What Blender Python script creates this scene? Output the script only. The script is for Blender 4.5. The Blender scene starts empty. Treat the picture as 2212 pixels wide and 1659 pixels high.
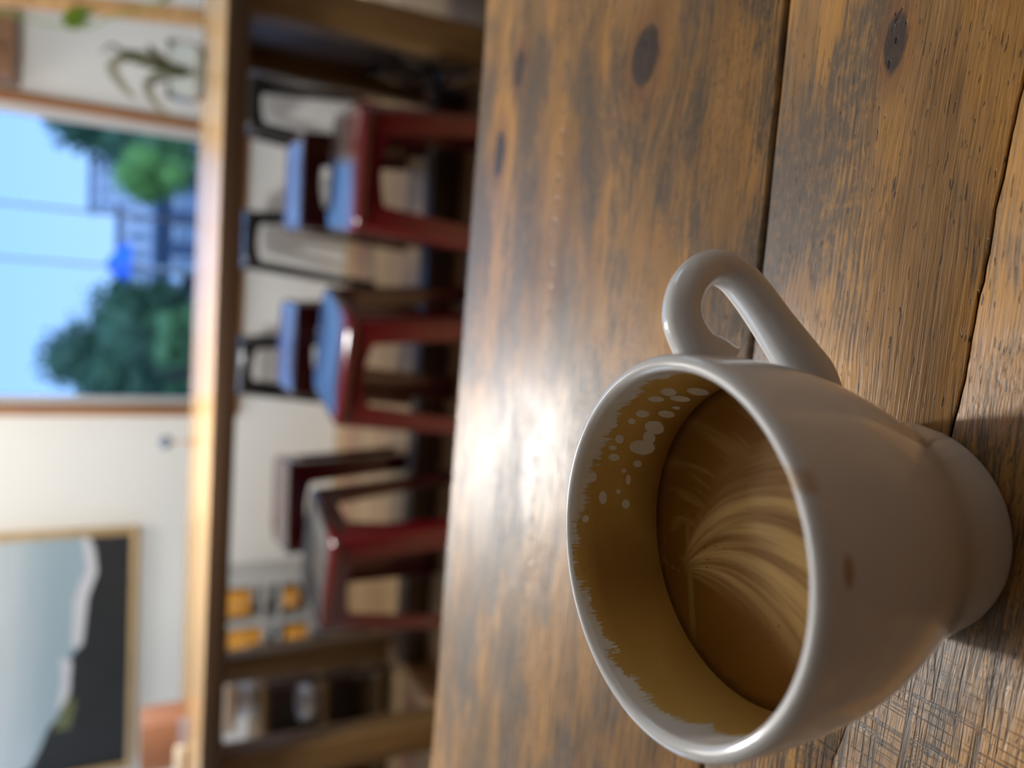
import bpy, bmesh, math, random
from math import sin, cos, pi, exp, sqrt
from mathutils import Vector, Matrix, noise

random.seed(7)
SC = bpy.context.scene
COL = SC.collection

# ------------------------------------------------------------------ camera
TT = 0.75                                   # height of the table tops
cd = bpy.data.cameras.new('camera')
cam = bpy.data.objects.new('camera', cd)
COL.objects.link(cam)
SC.camera = cam
right = Vector((0.989664, 0.142037, 0.019757))
up = Vector((-0.081137, 0.44101, 0.893827))
fwd = Vector((-0.118243, 0.886192, -0.447976))
M = Matrix.Identity(4)
for i in range(3):
    M[i][0] = -up[i]; M[i][1] = right[i]; M[i][2] = -fwd[i]
M[0][3], M[1][3], M[2][3] = 0, 0, 0.9337
cam.matrix_world = M
cd.sensor_width = 36
cd.lens = 36 * 1661 / 2212
cd.clip_start = 0.01
cd.clip_end = 300
cd.dof.use_dof = True
cd.dof.focus_distance = 0.2
cd.dof.aperture_fstop = 7.0

# ------------------------------------------------------------------ world, light, exposure
SC.view_settings.view_transform = 'Standard'
SC.view_settings.look = 'None'
SC.view_settings.gamma = 1
SC.view_settings.use_curve_mapping = False
SC.view_settings.exposure = 0.58
SC.cycles.max_bounces = 8
SC.cycles.sample_clamp_indirect = 6

SKY = 2.0
w = bpy.data.worlds.new('sky'); SC.world = w; w.use_nodes = True
nt = w.node_tree; nt.nodes.clear()
tc = nt.nodes.new('ShaderNodeTexCoord'); sx = nt.nodes.new('ShaderNodeSeparateXYZ')
nt.links.new(tc.outputs['Generated'], sx.inputs[0])
rp = nt.nodes.new('ShaderNodeValToRGB')
rp.color_ramp.elements[0].position = 0.0; rp.color_ramp.elements[0].color = (0.80, 0.88, 1.0, 1)
rp.color_ramp.elements[1].position = 0.9; rp.color_ramp.elements[1].color = (0.38, 0.58, 1.0, 1)
e = rp.color_ramp.elements.new(0.18); e.color = (0.62, 0.80, 1.0, 1)
nt.links.new(sx.outputs[2], rp.inputs[0])
bg = nt.nodes.new('ShaderNodeBackground'); bg.inputs[1].default_value = SKY
nt.links.new(rp.outputs[0], bg.inputs[0])
wo = nt.nodes.new('ShaderNodeOutputWorld'); nt.links.new(bg.outputs[0], wo.inputs[0])


def lamp(name, kind, loc, power, color, size=None, rot=None, size_y=None):
    l = bpy.data.lights.new(name, kind); l.energy = power; l.color = color
    if kind == 'AREA':
        l.shape = 'RECTANGLE'; l.size = size; l.size_y = size_y or size
    elif kind == 'POINT':
        l.shadow_soft_size = size
    elif kind == 'SUN':
        l.angle = size
    o = bpy.data.objects.new(name, l); COL.objects.link(o); o.location = loc
    if rot: o.rotation_euler = rot
    return o


lamp('sun', 'SUN', (10, 5, 20), 3.0, (1.0, 0.93, 0.82), 0.02, (math.radians(38), math.radians(28), 0))


# ------------------------------------------------------------------ node helpers
class G:
    """tiny node graph builder"""
    def __init__(s, name):
        s.m = bpy.data.materials.new(name); s.m.use_nodes = True
        s.t = s.m.node_tree; s.n = s.t.nodes; s.b = s.n['Principled BSDF']

    def L(s, a, b):
        if isinstance(a, bpy.types.NodeSocket): s.t.links.new(a, b)
        else: b.default_value = a

    def coord(s, kind='Object'):
        return s.n.new('ShaderNodeTexCoord').outputs[kind]

    def attr(s, name):
        a = s.n.new('ShaderNodeAttribute'); a.attribute_name = name
        return a

    def xyz(s, v):
        x = s.n.new('ShaderNodeSeparateXYZ'); s.L(v, x.inputs[0]); return x.outputs

    def comb(s, x=0, y=0, z=0):
        c = s.n.new('ShaderNodeCombineXYZ')
        for i, a in enumerate((x, y, z)): s.L(a, c.inputs[i])
        return c.outputs[0]

    def scale(s, v, sc, loc=(0, 0, 0), rot=(0, 0, 0)):
        m = s.n.new('ShaderNodeMapping'); s.L(v, m.inputs[0])
        m.inputs['Scale'].default_value = sc; m.inputs['Location'].default_value = loc
        m.inputs['Rotation'].default_value = rot
        return m.outputs[0]

    def noise(s, v, scale=1, detail=3, rough=0.5, dist=0):
        m = s.n.new('ShaderNodeTexNoise'); s.L(v, m.inputs['Vector'])
        m.inputs['Scale'].default_value = scale; m.inputs['Detail'].default_value = detail
        m.inputs['Roughness'].default_value = rough; m.inputs['Distortion'].default_value = dist
        return m.outputs[0]

    def vor(s, v, scale=1, feature='F1', out=0):
        m = s.n.new('ShaderNodeTexVoronoi'); s.L(v, m.inputs['Vector']); m.feature = feature
        m.inputs['Scale'].default_value = scale
        return m.outputs[out]

    def op(s, o, a, b=0.0, c=0.0, clamp=False):
        m = s.n.new('ShaderNodeMath'); m.operation = o; m.use_clamp = clamp
        s.L(a, m.inputs[0]); s.L(b, m.inputs[1]); s.L(c, m.inputs[2])
        return m.outputs[0]

    def ramp01(s, x, lo, hi, a=0.0, b=1.0):
        m = s.n.new('ShaderNodeMapRange'); m.interpolation_type = 'SMOOTHSTEP'
        s.L(x, m.inputs[0]); m.inputs[1].default_value = lo; m.inputs[2].default_value = hi
        m.inputs[3].default_value = a; m.inputs[4].default_value = b
        return m.outputs[0]

    def mix(s, f, a, b):
        m = s.n.new('ShaderNodeMix'); m.data_type = 'RGBA'
        s.L(f, m.inputs[0])
        for v, i in ((a, 6), (b, 7)):
            if not isinstance(v, bpy.types.NodeSocket): v = (*v, 1)
            s.L(v, m.inputs[i])
        return m.outputs[2]

    def bump(s, h, dist=0.001, strength=1.0, normal=None):
        m = s.n.new('ShaderNodeBump'); s.L(h, m.inputs['Height'])
        m.inputs['Distance'].default_value = dist; m.inputs['Strength'].default_value = strength
        if normal: s.L(normal, m.inputs['Normal'])
        s.L(m.outputs[0], s.b.inputs['Normal'])
        return m.outputs[0]

    def set(s, **k):
        for a, v in k.items():
            i = s.b.inputs[a.replace('_', ' ')]
            if isinstance(v, tuple) and len(v) == 3: v = (*v, 1)
            s.L(v, i)
        return s.m


def plain(name, col, rough=0.5, var=0.12, nscale=6.0, **k):
    g = G(name)
    n = g.noise(g.coord(), nscale, 3)
    c2 = tuple(min(1, c * (1 - var * 2)) for c in col); c1 = tuple(min(1, c * (1 + var)) for c in col)
    g.set(Base_Color=g.mix(n, c2, c1), Roughness=rough, **k)
    return g.m


def wood_simple(name, light, dark, axis=0, rough=0.5, fine=60, bump=0.0004):
    g = G(name)
    sc = [fine, fine, fine]; sc[axis] = fine * 0.06
    v = g.scale(g.coord(), tuple(sc))
    n = g.noise(v, 1, 4, 0.6); n2 = g.noise(v, 0.2, 2)
    c = g.mix(g.ramp01(n, 0.3, 0.7), dark, light)
    c = g.mix(g.ramp01(n2, 0.4, 0.7, 0, 0.5), c, dark)
    g.bump(n, bump)
    g.set(Base_Color=c, Roughness=rough)
    return g.m


# ------------------------------------------------------------------ object helpers
def link(name, me, mat=None, parent=None, loc=None):
    o = bpy.data.objects.new(name, me); COL.objects.link(o)
    if mat:
        for m in (mat if isinstance(mat, (list, tuple)) else [mat]): me.materials.append(m)
    if parent: o.parent = parent
    if loc: o.location = loc
    return o


def from_bm(name, bm, mat=None, parent=None, smooth=False, loc=None, recalc=True):
    if recalc: bmesh.ops.recalc_face_normals(bm, faces=bm.faces)
    me = bpy.data.meshes.new(name); bm.to_mesh(me); bm.free()
    if smooth:
        for p in me.polygons: p.use_smooth = True
    return link(name, me, mat, parent, loc)


def auto(o, ang=40):
    """smooth shading with sharp edges beyond an angle"""
    me = o.data
    for p in me.polygons: p.use_smooth = True
    bm = bmesh.new(); bm.from_mesh(me)
    for ed in bm.edges:
        ed.smooth = not (len(ed.link_faces) == 2 and ed.calc_face_angle(0) > math.radians(ang))
    bm.to_mesh(me); bm.free()
    return o


def add_box(bm, x0, x1, y0, y1, z0, z1, bev=0.0, seg=2):
    r = bmesh.ops.create_cube(bm, size=1.0)
    vs = r['verts']
    for v in vs:
        v.co = Vector((x0 + (v.co.x + .5) * (x1 - x0), y0 + (v.co.y + .5) * (y1 - y0), z0 + (v.co.z + .5) * (z1 - z0)))
    if bev:
        es = list({ed for v in vs for ed in v.link_edges})
        bmesh.ops.bevel(bm, geom=es, offset=bev, segments=seg, affect='EDGES', profile=0.5)


def box(name, x0, x1, y0, y1, z0, z1, mat, parent=None, bev=0.002, loc=None):
    bm = bmesh.new(); add_box(bm, x0, x1, y0, y1, z0, z1, bev)
    o = from_bm(name, bm, mat, parent, loc=loc)
    return auto(o) if bev else o


def lathe_bm(bm, prof, n=48, close_top=False, close_bot=False, center=(0, 0)):
    rings = []
    for (r, z) in prof:
        if r < 1e-6: rings.append([bm.verts.new((center[0], center[1], z))])
        else: rings.append([bm.verts.new((center[0] + r * cos(2 * pi * k / n), center[1] + r * sin(2 * pi * k / n), z)) for k in range(n)])
    for a, b in zip(rings, rings[1:]):
        for k in range(n):
            k2 = (k + 1) % n
            if len(a) == 1 and len(b) == 1: continue
            if len(a) == 1: bm.faces.new((a[0], b[k], b[k2]))
            elif len(b) == 1: bm.faces.new((a[k], b[0], a[k2]))
            else: bm.faces.new((a[k], b[k], b[k2], a[k2]))
    return rings


def lathe(name, prof, mat, parent=None, n=48, loc=None, smooth=True):
    bm = bmesh.new(); lathe_bm(bm, prof, n)
    o = from_bm(name, bm, mat, parent, smooth, loc)
    return o


def catmull(pts, n):
    """smooth polyline through tuples"""
    P = [tuple(2 * a - b for a, b in zip(pts[0], pts[1]))] + list(pts) + [tuple(2 * a - b for a, b in zip(pts[-1], pts[-2]))]
    out = []
    for i in range(1, len(P) - 2):
        for k in range(n):
            t = k / n
            out.append(tuple(0.5 * ((2 * b) + (-a + c) * t + (2 * a - 5 * b + 4 * c - d) * t * t + (-a + 3 * b - 3 * c + d) * t ** 3)
                             for a, b, c, d in zip(P[i - 1], P[i], P[i + 1], P[i + 2])))
    out.append(tuple(pts[-1]))
    return out


def tube_bm(bm, pts, rad, n=10, caps=True):
    pts = [Vector(p) for p in pts]; rings = []
    prev = None
    for i, p in enumerate(pts):
        t = (pts[min(i + 1, len(pts) - 1)] - pts[max(i - 1, 0)]).normalized()
        if prev is None: a = t.orthogonal().normalized()
        else: a = (prev - t * prev.dot(t)).normalized()
        prev = a; b = t.cross(a)
        r = rad[i] if isinstance(rad, (list, tuple)) else rad
        rings.append([bm.verts.new(p + (a * cos(2 * pi * k / n) + b * sin(2 * pi * k / n)) * r) for k in range(n)])
    for a, b in zip(rings, rings[1:]):
        for k in range(n): bm.faces.new((a[k], a[(k + 1) % n], b[(k + 1) % n], b[k]))
    if caps:
        bm.faces.new(rings[0][::-1]); bm.faces.new(rings[-1])


def tag(o, label=None, cat=None, group=None, kind=None):
    if label: o['label'] = label
    if cat: o['category'] = cat
    if group: o['group'] = group
    if kind: o['kind'] = kind
    return o


def thing(name, label, cat, loc=(0, 0, 0), rz=0.0, group=None):
    o = bpy.data.objects.new(name, None); COL.objects.link(o)
    o.location = loc; o.rotation_euler = (0, 0, rz); o.empty_display_size = 0.05
    return tag(o, label, cat, group)


def struct(o): o['kind'] = 'structure'; return o


def copy_tree(o, parent=None):
    c = o.copy(); COL.objects.link(c); c.parent = parent
    for ch in list(o.children): copy_tree(ch, c)
    return c


# ------------------------------------------------------------------ table top wood
def table_wood():
    g = G('weathered_table_wood')
    co = g.coord(); X, Y, Z = g.xyz(co)
    # knots: (x, y, half length, half width)
    knots = [(0.098, 0.269, 0.0125, 0.0165), (0.076, 0.402, 0.013, 0.012), (0.075, 0.1515, 0.0085, 0.0036), (0.118, 0.385, 0.010, 0.006),
             (-0.46, 0.30, 0.02, 0.012), (0.36, 0.07, 0.02, 0.01), (-0.33, 0.05, 0.015, 0.008)]
    warp = 0.0; knotmask = 0.0; halo = 0.0
    for (kx, ky, a, b) in knots:
        dx = g.op('DIVIDE', g.op('SUBTRACT', X, kx), a * 2.6)
        dy0 = g.op('SUBTRACT', Y, ky)
        dy = g.op('DIVIDE', dy0, b * 1.6)
        d2 = g.op('ADD', g.op('MULTIPLY', dx, dx), g.op('MULTIPLY', dy, dy))
        fall = g.op('POWER', 2.718, g.op('MULTIPLY', d2, -1.0))
        warp = g.op('ADD', g.op('MULTIPLY', g.op('MULTIPLY', dy0, fall), -0.75), warp)
        ex = g.op('DIVIDE', g.op('SUBTRACT', X, kx), a); ey = g.op('DIVIDE', dy0, b * 0.55 if b > .01 else b)
        dd = g.op('SQRT', g.op('ADD', g.op('MULTIPLY', ex, ex), g.op('MULTIPLY', ey, ey)))
        dd = g.op('ADD', dd, g.op('MULTIPLY', g.op('SUBTRACT', g.noise(co, 120, 2), 0.5), 0.35))
        knotmask = g.op('MAXIMUM', knotmask, g.ramp01(dd, 0.8, 1.12, 1, 0))
        halo = g.op('MAXIMUM', halo, g.ramp01(dd, 0.9, 2.4, 1, 0))
    lowx = g.noise(g.scale(co, (9, 16, 1)), 1, 2)
    Yw = g.op('ADD', g.op('ADD', Y, warp), g.op('MULTIPLY', g.op('SUBTRACT', lowx, 0.5), 0.012))
    v = g.comb(X, Yw, Z)
    # broad tone: orange honey against greyed brown
    t1 = g.noise(g.scale(v, (7, 42, 1)), 1, 3, 0.55)
    t2 = g.noise(g.scale(v, (22, 120, 1), (3, 7, 0)), 1, 3, 0.6)
    col = g.mix(g.ramp01(t1, 0.36, 0.66), (0.29, 0.150, 0.048), (0.62, 0.305, 0.070))
    col = g.mix(g.ramp01(t2, 0.38, 0.72, 0, 0.65), col, (0.45, 0.25, 0.095))
    # grey weathered patches, broken up by fine streaks along the grain
    fine = g.noise(g.scale(v, (45, 1100, 1)), 1, 3, 0.6)
    fine2 = g.noise(g.scale(v, (120, 2600, 1), (9, 2, 0)), 1, 2, 0.6)
    patch = g.noise(g.scale(v, (14, 34, 1), (5, 1, 0)), 1, 4, 0.6)
    pm = g.ramp01(g.op('ADD', patch, g.op('MULTIPLY', g.op('SUBTRACT', fine, 0.5), 0.46)), 0.455, 0.60)
    pm = g.op('MULTIPLY', pm, g.ramp01(g.noise(g.scale(v, (260, 420, 1)), 1, 3, 0.7), 0.25, 0.55, 0.35, 1))
    # a clean orange zone on the near board, right of the knot
    clean = g.op('MULTIPLY', g.ramp01(g.op('ADD', Y, g.op('MULTIPLY', g.op('SUBTRACT', lowx, .5), .03)), 0.145, 0.158, 1, 0), g.ramp01(X, 0.005, 0.045))
    pm = g.op('MULTIPLY', pm, g.op('SUBTRACT', 1, g.op('MULTIPLY', clean, 0.75)))
    col = g.mix(g.op('MULTIPLY', pm, 0.86), col, (0.100, 0.078, 0.056))
    # fine grain light and dark
    col = g.mix(g.ramp01(fine, 0.48, 0.78, 0, 0.62), col, (0.10, 0.058, 0.026))
    col = g.mix(g.ramp01(fine2, 0.2, 0.42, 0.35, 0), col, (0.52, 0.33, 0.16))
    # open pores: short dark dashes
    pores = g.noise(g.scale(v, (210, 1500, 1), (1, 4, 0)), 1, 2, 0.5)
    pmask = g.ramp01(pores, 0.655, 0.70)
    col = g.mix(g.op('MULTIPLY', pmask, 0.8), col, (0.030, 0.020, 0.012))
    # slanting saw marks
    saw = g.noise(g.scale(co, (300, 1900, 1), (0, 0, 0), (0, 0, math.radians(22))), 1, 2, 0.6)
    sawz = g.ramp01(g.noise(g.scale(co, (16, 24, 1), (2.3, 8, 0)), 1, 2), 0.50, 0.60)
    sawm = g.op('MULTIPLY', g.ramp01(saw, 0.52, 0.66), sawz)
    col = g.mix(g.op('MULTIPLY', sawm, 0.65), col, (0.09, 0.055, 0.025))
    # cross hatching left of the cup foot
    hz = g.op('MULTIPLY', g.ramp01(X, -0.075, -0.10), g.ramp01(Y, 0.165, 0.14))
    hat = g.noise(g.scale(co, (1300, 40, 1), (0, 0, 0), (0, 0, math.radians(6))), 1, 1, 0.5)
    hat = g.op('MULTIPLY', g.ramp01(hat, 0.54, 0.66), hz)
    hat2 = g.op('MULTIPLY', g.ramp01(g.noise(g.scale(co, (32, 1150, 1), (5, 3, 0)), 1, 1, .5), 0.52, 0.64), g.ramp01(X, -0.055, -0.085))
    col = g.mix(g.op('MULTIPLY', g.op('MAXIMUM', hat, hat2), 0.8), col, (0.045, 0.030, 0.018))
    # knots
    col = g.mix(g.op('MULTIPLY', halo, 0.55), col, (0.20, 0.075, 0.028))
    kcol = g.mix(g.noise(g.scale(co, (300, 700, 1)), 1, 3), (0.030, 0.017, 0.013), (0.095, 0.062, 0.045))
    col = g.mix(knotmask, col, kcol)
    hole = g.op('MULTIPLY', g.ramp01(g.vor(g.scale(co, (160, 330, 1), (0.2, 0.6, 0)), 1), 0.14, 0.20, 1, 0), knotmask)
    col = g.mix(hole, col, (0.004, 0.003, 0.003))
    # row of small tack dimples
    yline = g.op('ADD', 0.3305, g.op('MULTIPLY', X, 0.025))
    fx = g.op('SUBTRACT', g.op('FRACT', g.op('DIVIDE', g.op('ADD', X, 5.0), 0.0105)), 0.5)
    dq = g.op('SQRT', g.op('ADD', g.op('POWER', g.op('MULTIPLY', fx, 0.0105), 2), g.op('POWER', g.op('SUBTRACT', Y, yline), 2)))
    dots = g.op('MULTIPLY', g.ramp01(dq, 0.0010, 0.0018, 1, 0), g.ramp01(g.noise(g.scale(co, (90, 0, 0)), 1, 1), 0.35, 0.5, 0.2, 1))
    col = g.mix(g.op('MULTIPLY', dots, 0.6), col, (0.07, 0.045, 0.025))
    # relief
    h = g.op('MULTIPLY', fine, -0.9)
    h = g.op('ADD', h, g.op('MULTIPLY', fine2, 0.35))
    h = g.op('ADD', h, g.op('MULTIPLY', pmask, -0.8))
    h = g.op('ADD', h, g.op('MULTIPLY', g.op('MULTIPLY', saw, sawz), -1.0))
    h = g.op('ADD', h, g.op('MULTIPLY', g.op('MAXIMUM', hat, hat2), -0.7))
    h = g.op('ADD', h, g.op('MULTIPLY', hole, -2.5))
    h = g.op('ADD', h, g.op('MULTIPLY', dots, -1.2))
    h = g.op('ADD', h, g.op('MULTIPLY', t2, 0.9))
    g.bump(h, 0.00021, 1.0)
    g.set(Base_Color=col, Roughness=g.op('ADD', 0.33, g.op('MULTIPLY', g.op('ADD', pm, fine), 0.08)))
    g.b.inputs['Specular IOR Level'].default_value = 0.55
    return g.m


WOOD = table_wood()
M_GAPSHADE = plain('painted_gap_shade', (0.012, 0.008, 0.006), 0.9)  # near black: paints the shade inside the table's seam and crack
M_BEAM = wood_simple('pine_beam', (0.62, 0.38, 0.17), (0.40, 0.22, 0.085), 0, 0.42, 30)
M_POST = wood_simple('post_wood', (0.24, 0.145, 0.052), (0.14, 0.08, 0.028), 2, 0.5, 40)
M_DARKWOOD = wood_simple('dark_brown_wood', (0.10, 0.052, 0.032), (0.050, 0.026, 0.018), 2, 0.5, 30)
M_CASING = wood_simple('casing_wood', (0.42, 0.19, 0.060), (0.26, 0.105, 0.035), 2, 0.45, 40)
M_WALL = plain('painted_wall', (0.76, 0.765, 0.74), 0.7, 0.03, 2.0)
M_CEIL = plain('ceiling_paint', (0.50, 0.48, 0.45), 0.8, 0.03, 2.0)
M_FLOORS = [wood_simple('floor_board_wood_%d' % i, a, b, 0, 0.45, 25) for i, (a, b) in enumerate([
    ((0.42, 0.27, 0.13), (0.30, 0.18, 0.08)), ((0.50, 0.34, 0.17), (0.36, 0.22, 0.10)), ((0.42, 0.20, 0.12), (0.30, 0.14, 0.08))])]
M_RED = plain('red_plastic', (0.100, 0.002, 0.006), 0.14, 0.05, 4, IOR=1.8)
M_BLACK = plain('black_plastic', (0.010, 0.011, 0.013), 0.16, 0.05, 4, IOR=1.8)
M_SASH = plain('pale_sash', (0.62, 0.60, 0.58), 0.4, 0.04)
M_STEEL = plain('grey_mullion', (0.12, 0.15, 0.16), 0.4, 0.05)


def glass(name, col, rough=0.0, ior=1.45):
    g = G(name)
    g.set(Base_Color=col, Roughness=rough, IOR=ior, Transmission_Weight=1.0)
    return g.m


def pane_glass(name, tint, refl=0.08):
    """thin window glass: tinted straight-through light plus a faint mirror"""
    g = G(name); n = g.n
    tr = n.new('ShaderNodeBsdfTransparent'); tr.inputs[0].default_value = (*tint, 1)
    gl = n.new('ShaderNodeBsdfGlossy'); gl.inputs['Roughness'].default_value = 0.02
    mx = n.new('ShaderNodeMixShader'); mx.inputs[0].default_value = refl
    g.t.links.new(tr.outputs[0], mx.inputs[1]); g.t.links.new(gl.outputs[0], mx.inputs[2])
    g.t.links.new(mx.outputs[0], n['Material Output'].inputs[0])
    return g.m


M_TINT = pane_glass('tinted_pane_glass', (0.44, 0.56, 0.71), 0.0)
M_CLEAR = pane_glass('clear_pane_glass', (0.94, 0.96, 0.96), 0.04)

# ------------------------------------------------------------------ room shell
YW = 3.75; XL = -3.0; XR = 2.1; YB = -1.1; CEIL = 2.75


def wall_with_hole(name, axis, pos, thick, a0, a1, z0, z1, ha0, ha1, hz0, hz1):
    """wall in the plane axis = pos made of four slabs around one opening"""
    bm = bmesh.new()
    for (p, q, r, s) in ((a0, ha0, z0, z1), (ha1, a1, z0, z1), (ha0, ha1, z0, hz0), (ha0, ha1, hz1, z1)):
        if q - p < 1e-4 or s - r < 1e-4: continue
        if axis == 'y': add_box(bm, p, q, pos, pos + thick, r, s)
        else: add_box(bm, pos, pos + thick, p, q, r, s)
    return struct(from_bm(name, bm, M_WALL))


WX0, WX1, WZ0, WZ1 = -0.635, 0.585, 0.51, 2.35
wall_with_hole('wall_front', 'y', YW, 0.12, XL - .12, XR + .12, 0, CEIL, WX0, WX1, WZ0, WZ1)
LY0, LY1, LZ0, LZ1 = 1.9, 3.5, 0.85, 2.35
wall_with_hole('wall_left', 'x', XL - 0.12, 0.12, YB, YW, 0, CEIL, LY0, LY1, LZ0, LZ1)
RY0, RY1 = 2.0, 3.2
wall_with_hole('wall_right', 'x', XR, 0.12, YB, YW, 0, CEIL, RY0, RY1, 1.0, 2.2)
struct(box('wall_back', XL - .12, XR + .12, YB - 0.12, YB, 0, CEIL, M_DARKWOOD, bev=0))
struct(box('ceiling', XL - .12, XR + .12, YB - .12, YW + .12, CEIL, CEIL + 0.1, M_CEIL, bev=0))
fl = struct(box('floor', XL - .12, XR + .12, YB - .12, YW + .12, -0.12, -0.012, M_DARKWOOD, bev=0))
bw = 0.145; y = YB; k = 0
bmf = bmesh.new(); add_box(bmf, XL, XR, 0, bw - 0.004, -0.012, 0.0, 0.0015, 1)
mef = None
while y < YW - 0.01:
    if mef is None:
        mefs = []
        for m in M_FLOORS:
            me = bpy.data.meshes.new('floor_board'); bmf.to_mesh(me); me.materials.append(m); mefs.append(me)
        mef = True
    wj = min(1.0, (YW - y) / bw)
    o = bpy.data.objects.new('floor_board', mefs[(0, 1, 0, 2, 1, 1, 0)[k % 7]]); COL.objects.link(o)
    o.parent = fl; o.location = (0, y, 0); o.scale = (1, wj, 1)
    y += bw; k += 1
bmf.free()


def window(name, axis, pos, a0, a1, z0, z1, mat_case, mat_pane, mulls, casing=0.05, sashw=0.022, sgn=1, mull_w=0.012):
    """an opening's casing, sash, mullions and panes, each a part of the window"""
    root = bpy.data.objects.new(name, None); COL.objects.link(root); struct(root)
    root.location = ((a0 + a1) / 2, pos, z0) if axis == 'y' else (pos, (a0 + a1) / 2, z0)
    rl = Vector(root.location)

    def bx(nm, p, q, d0, d1, r, s, m, bev=0.002):
        if axis == 'y': o = box(nm, p - rl.x, q - rl.x, pos + d0 - rl.y, pos + d1 - rl.y, r - rl.z, s - rl.z, m, root, bev)
        else: o = box(nm, pos + d0 - rl.x, pos + d1 - rl.x, p - rl.y, q - rl.y, r - rl.z, s - rl.z, m, root, bev)
        return o
    D0, D1 = (-0.025, 0.13) if sgn > 0 else (-0.13, 0.025)
    bx('casing', a0 - casing, a0, D0, D1, z0 - casing, z1 + casing, mat_case)
    bx('casing', a1, a1 + casing, D0, D1, z0 - casing, z1 + casing, mat_case)
    bx('casing', a0, a1, D0, D1, z1, z1 + casing, mat_case)
    bx('window_sill', a0, a1, D0 - 0.01, D1, z0 - casing, z0, mat_case)
    e0, e1 = (0.03, 0.06) if sgn > 0 else (-0.06, -0.03)
    bx('sash', a0 + .0015, a0 + sashw, e0, e1, z0 + .0015, z1 - .0015, M_SASH)
    bx('sash', a1 - sashw, a1 - .0015, e0, e1, z0 + .0015, z1 - .0015, M_SASH)
    bx('sash', a0 + sashw, a1 - sashw, e0, e1, z1 - sashw, z1 - .0015, M_SASH)
    bx('sash', a0 + sashw, a1 - sashw, e0, e1, z0 + .0015, z0 + sashw, M_SASH)
    edges = [a0 + sashw] + list(mulls) + [a1 - sashw]
    em = (e0 + e1) / 2
    for m in mulls: bx('mullion', m - mull_w / 2, m + mull_w / 2, e0 + .004, e1 - .004, z0 + sashw, z1 - sashw, M_STEEL, 0.001)
    for p, q in zip(edges, edges[1:]):
        bx('glass_pane', p + (mull_w / 2 if p in mulls else 0), q - (mull_w / 2 if q in mulls else 0), em - .002, em + .002, z0 + sashw, z1 - sashw, mat_pane, 0)
    return root


window('window_1', 'y', YW, WX0, WX1, WZ0, WZ1, M_CASING, M_TINT, (-0.030, 0.192), casing=0.042, sashw=0.034, mull_w=0.010)
window('window_2', 'x', XL, LY0, LY1, LZ0, LZ1, M_CASING, M_CLEAR, (2.43, 2.97), sgn=-1)
window('window_3', 'x', XR, RY0, RY1, 1.0, 2.2, M_CASING, M_CLEAR, (2.6,), sgn=1)


def portal(loc, rot, sx_, sy_):
    o = lamp('window_portal', 'AREA', loc, 1, (1, 1, 1), sx_, rot, sy_)
    o.data.cycles.is_portal = True


portal(((WX0 + WX1) / 2, YW + 0.14, (WZ0 + WZ1) / 2), (-pi / 2, 0, 0), WX1 - WX0, WZ1 - WZ0)
portal((XL - 0.14, (LY0 + LY1) / 2, (LZ0 + LZ1) / 2), (0, -pi / 2, 0), LZ1 - LZ0, LY1 - LY0)
portal((XR + 0.14, (RY0 + RY1) / 2, 1.6), (0, pi / 2, 0), 1.2, RY1 - RY0)


# ------------------------------------------------------------------ unseen lamps added for the light on table and wall
def pendant(x, y, z, power, label):  # unseen lamp, added to put the bright patch on the near table
    t = thing('added_highlight_lamp', label, 'lamp', (x, y, z), group='unseen lamps added for the near table highlight')
    R = 0.10
    g = G('added_lamp_globe')
    g.set(Base_Color=(0.9, 0.9, 0.88), Roughness=0.4, Emission_Color=(1.0, 0.985, 0.96), Emission_Strength=power)
    prof = [(0.0, -R)] + [(R * cos(a), R * sin(a)) for a in [(-pi / 2 + pi * k / 20) for k in range(1, 19)]] + [(0.03, R * 0.985)]
    lathe('globe', prof, g.m, t, 32)
    lathe('cap', [(0.0, R + .05), (0.02, R + .05), (0.034, R + .02), (0.036, R - .012), (0.0, R - .012)], M_STEEL, t, 24)
    bm = bmesh.new(); tube_bm(bm, [(0, 0, R + .04), (0, 0, CEIL - z - 0.02)], 0.004, 8); from_bm('cord', bm, M_BLACK, t, True)
    lathe('ceiling_rose', [(0.0, CEIL - z - .03), (0.05, CEIL - z - .025), (0.055, CEIL - z), (0.0, CEIL - z)], M_STEEL, t, 24)
    return t


pendant(-0.41, 1.75, 1.46, 138.0, 'unseen opal globe lamp added for the near table highlight, hanging above the gap between the two tables')
lamp('added_wall_fill', 'AREA', (-0.9, 2.9, CEIL - 0.02), 16, (1.0, 0.95, 0.88), 1.2, (0, 0, 0), 0.5)  # unseen fill lamp, added to brighten the far wall

# ------------------------------------------------------------------ near table with its boards
tb = thing('dining_table', 'near wooden table of old honey brown boards the coffee cup stands on', 'table', (0, 0, 0))


def board(y0f, y1f, x0, x1, n, z1=TT, th=0.038, bev=0.0022):
    bm = bmesh.new(); rows = []
    for i in range(n + 1):
        x = x0 + (x1 - x0) * i / n
        a, b = y0f(x), y1f(x)
        prof = [(a, z1 - th), (a, z1 - bev), (a + bev * .3, z1 - bev * .3), (a + bev, z1), (b - bev, z1), (b - bev * .3, z1 - bev * .3), (b, z1 - bev), (b, z1 - th)]
        rows.append([bm.verts.new((x, p, q)) for p, q in prof])
    for r, s in zip(rows, rows[1:]):
        for k in range(8): bm.faces.new((r[k], s[k], s[(k + 1) % 8], r[(k + 1) % 8])).material_index = 1 if k in (0, 6) else 0  # long side faces carry the painted gap shade
    bm.faces.new(rows[0]); bm.faces.new(rows[-1][::-1])
    o = from_bm('table_board', bm, [WOOD, M_GAPSHADE], tb)
    return auto(o, 50)


def wob(x, amp, f, s): return amp * noise.noise(Vector((x * f, s, 0.3)))


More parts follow.
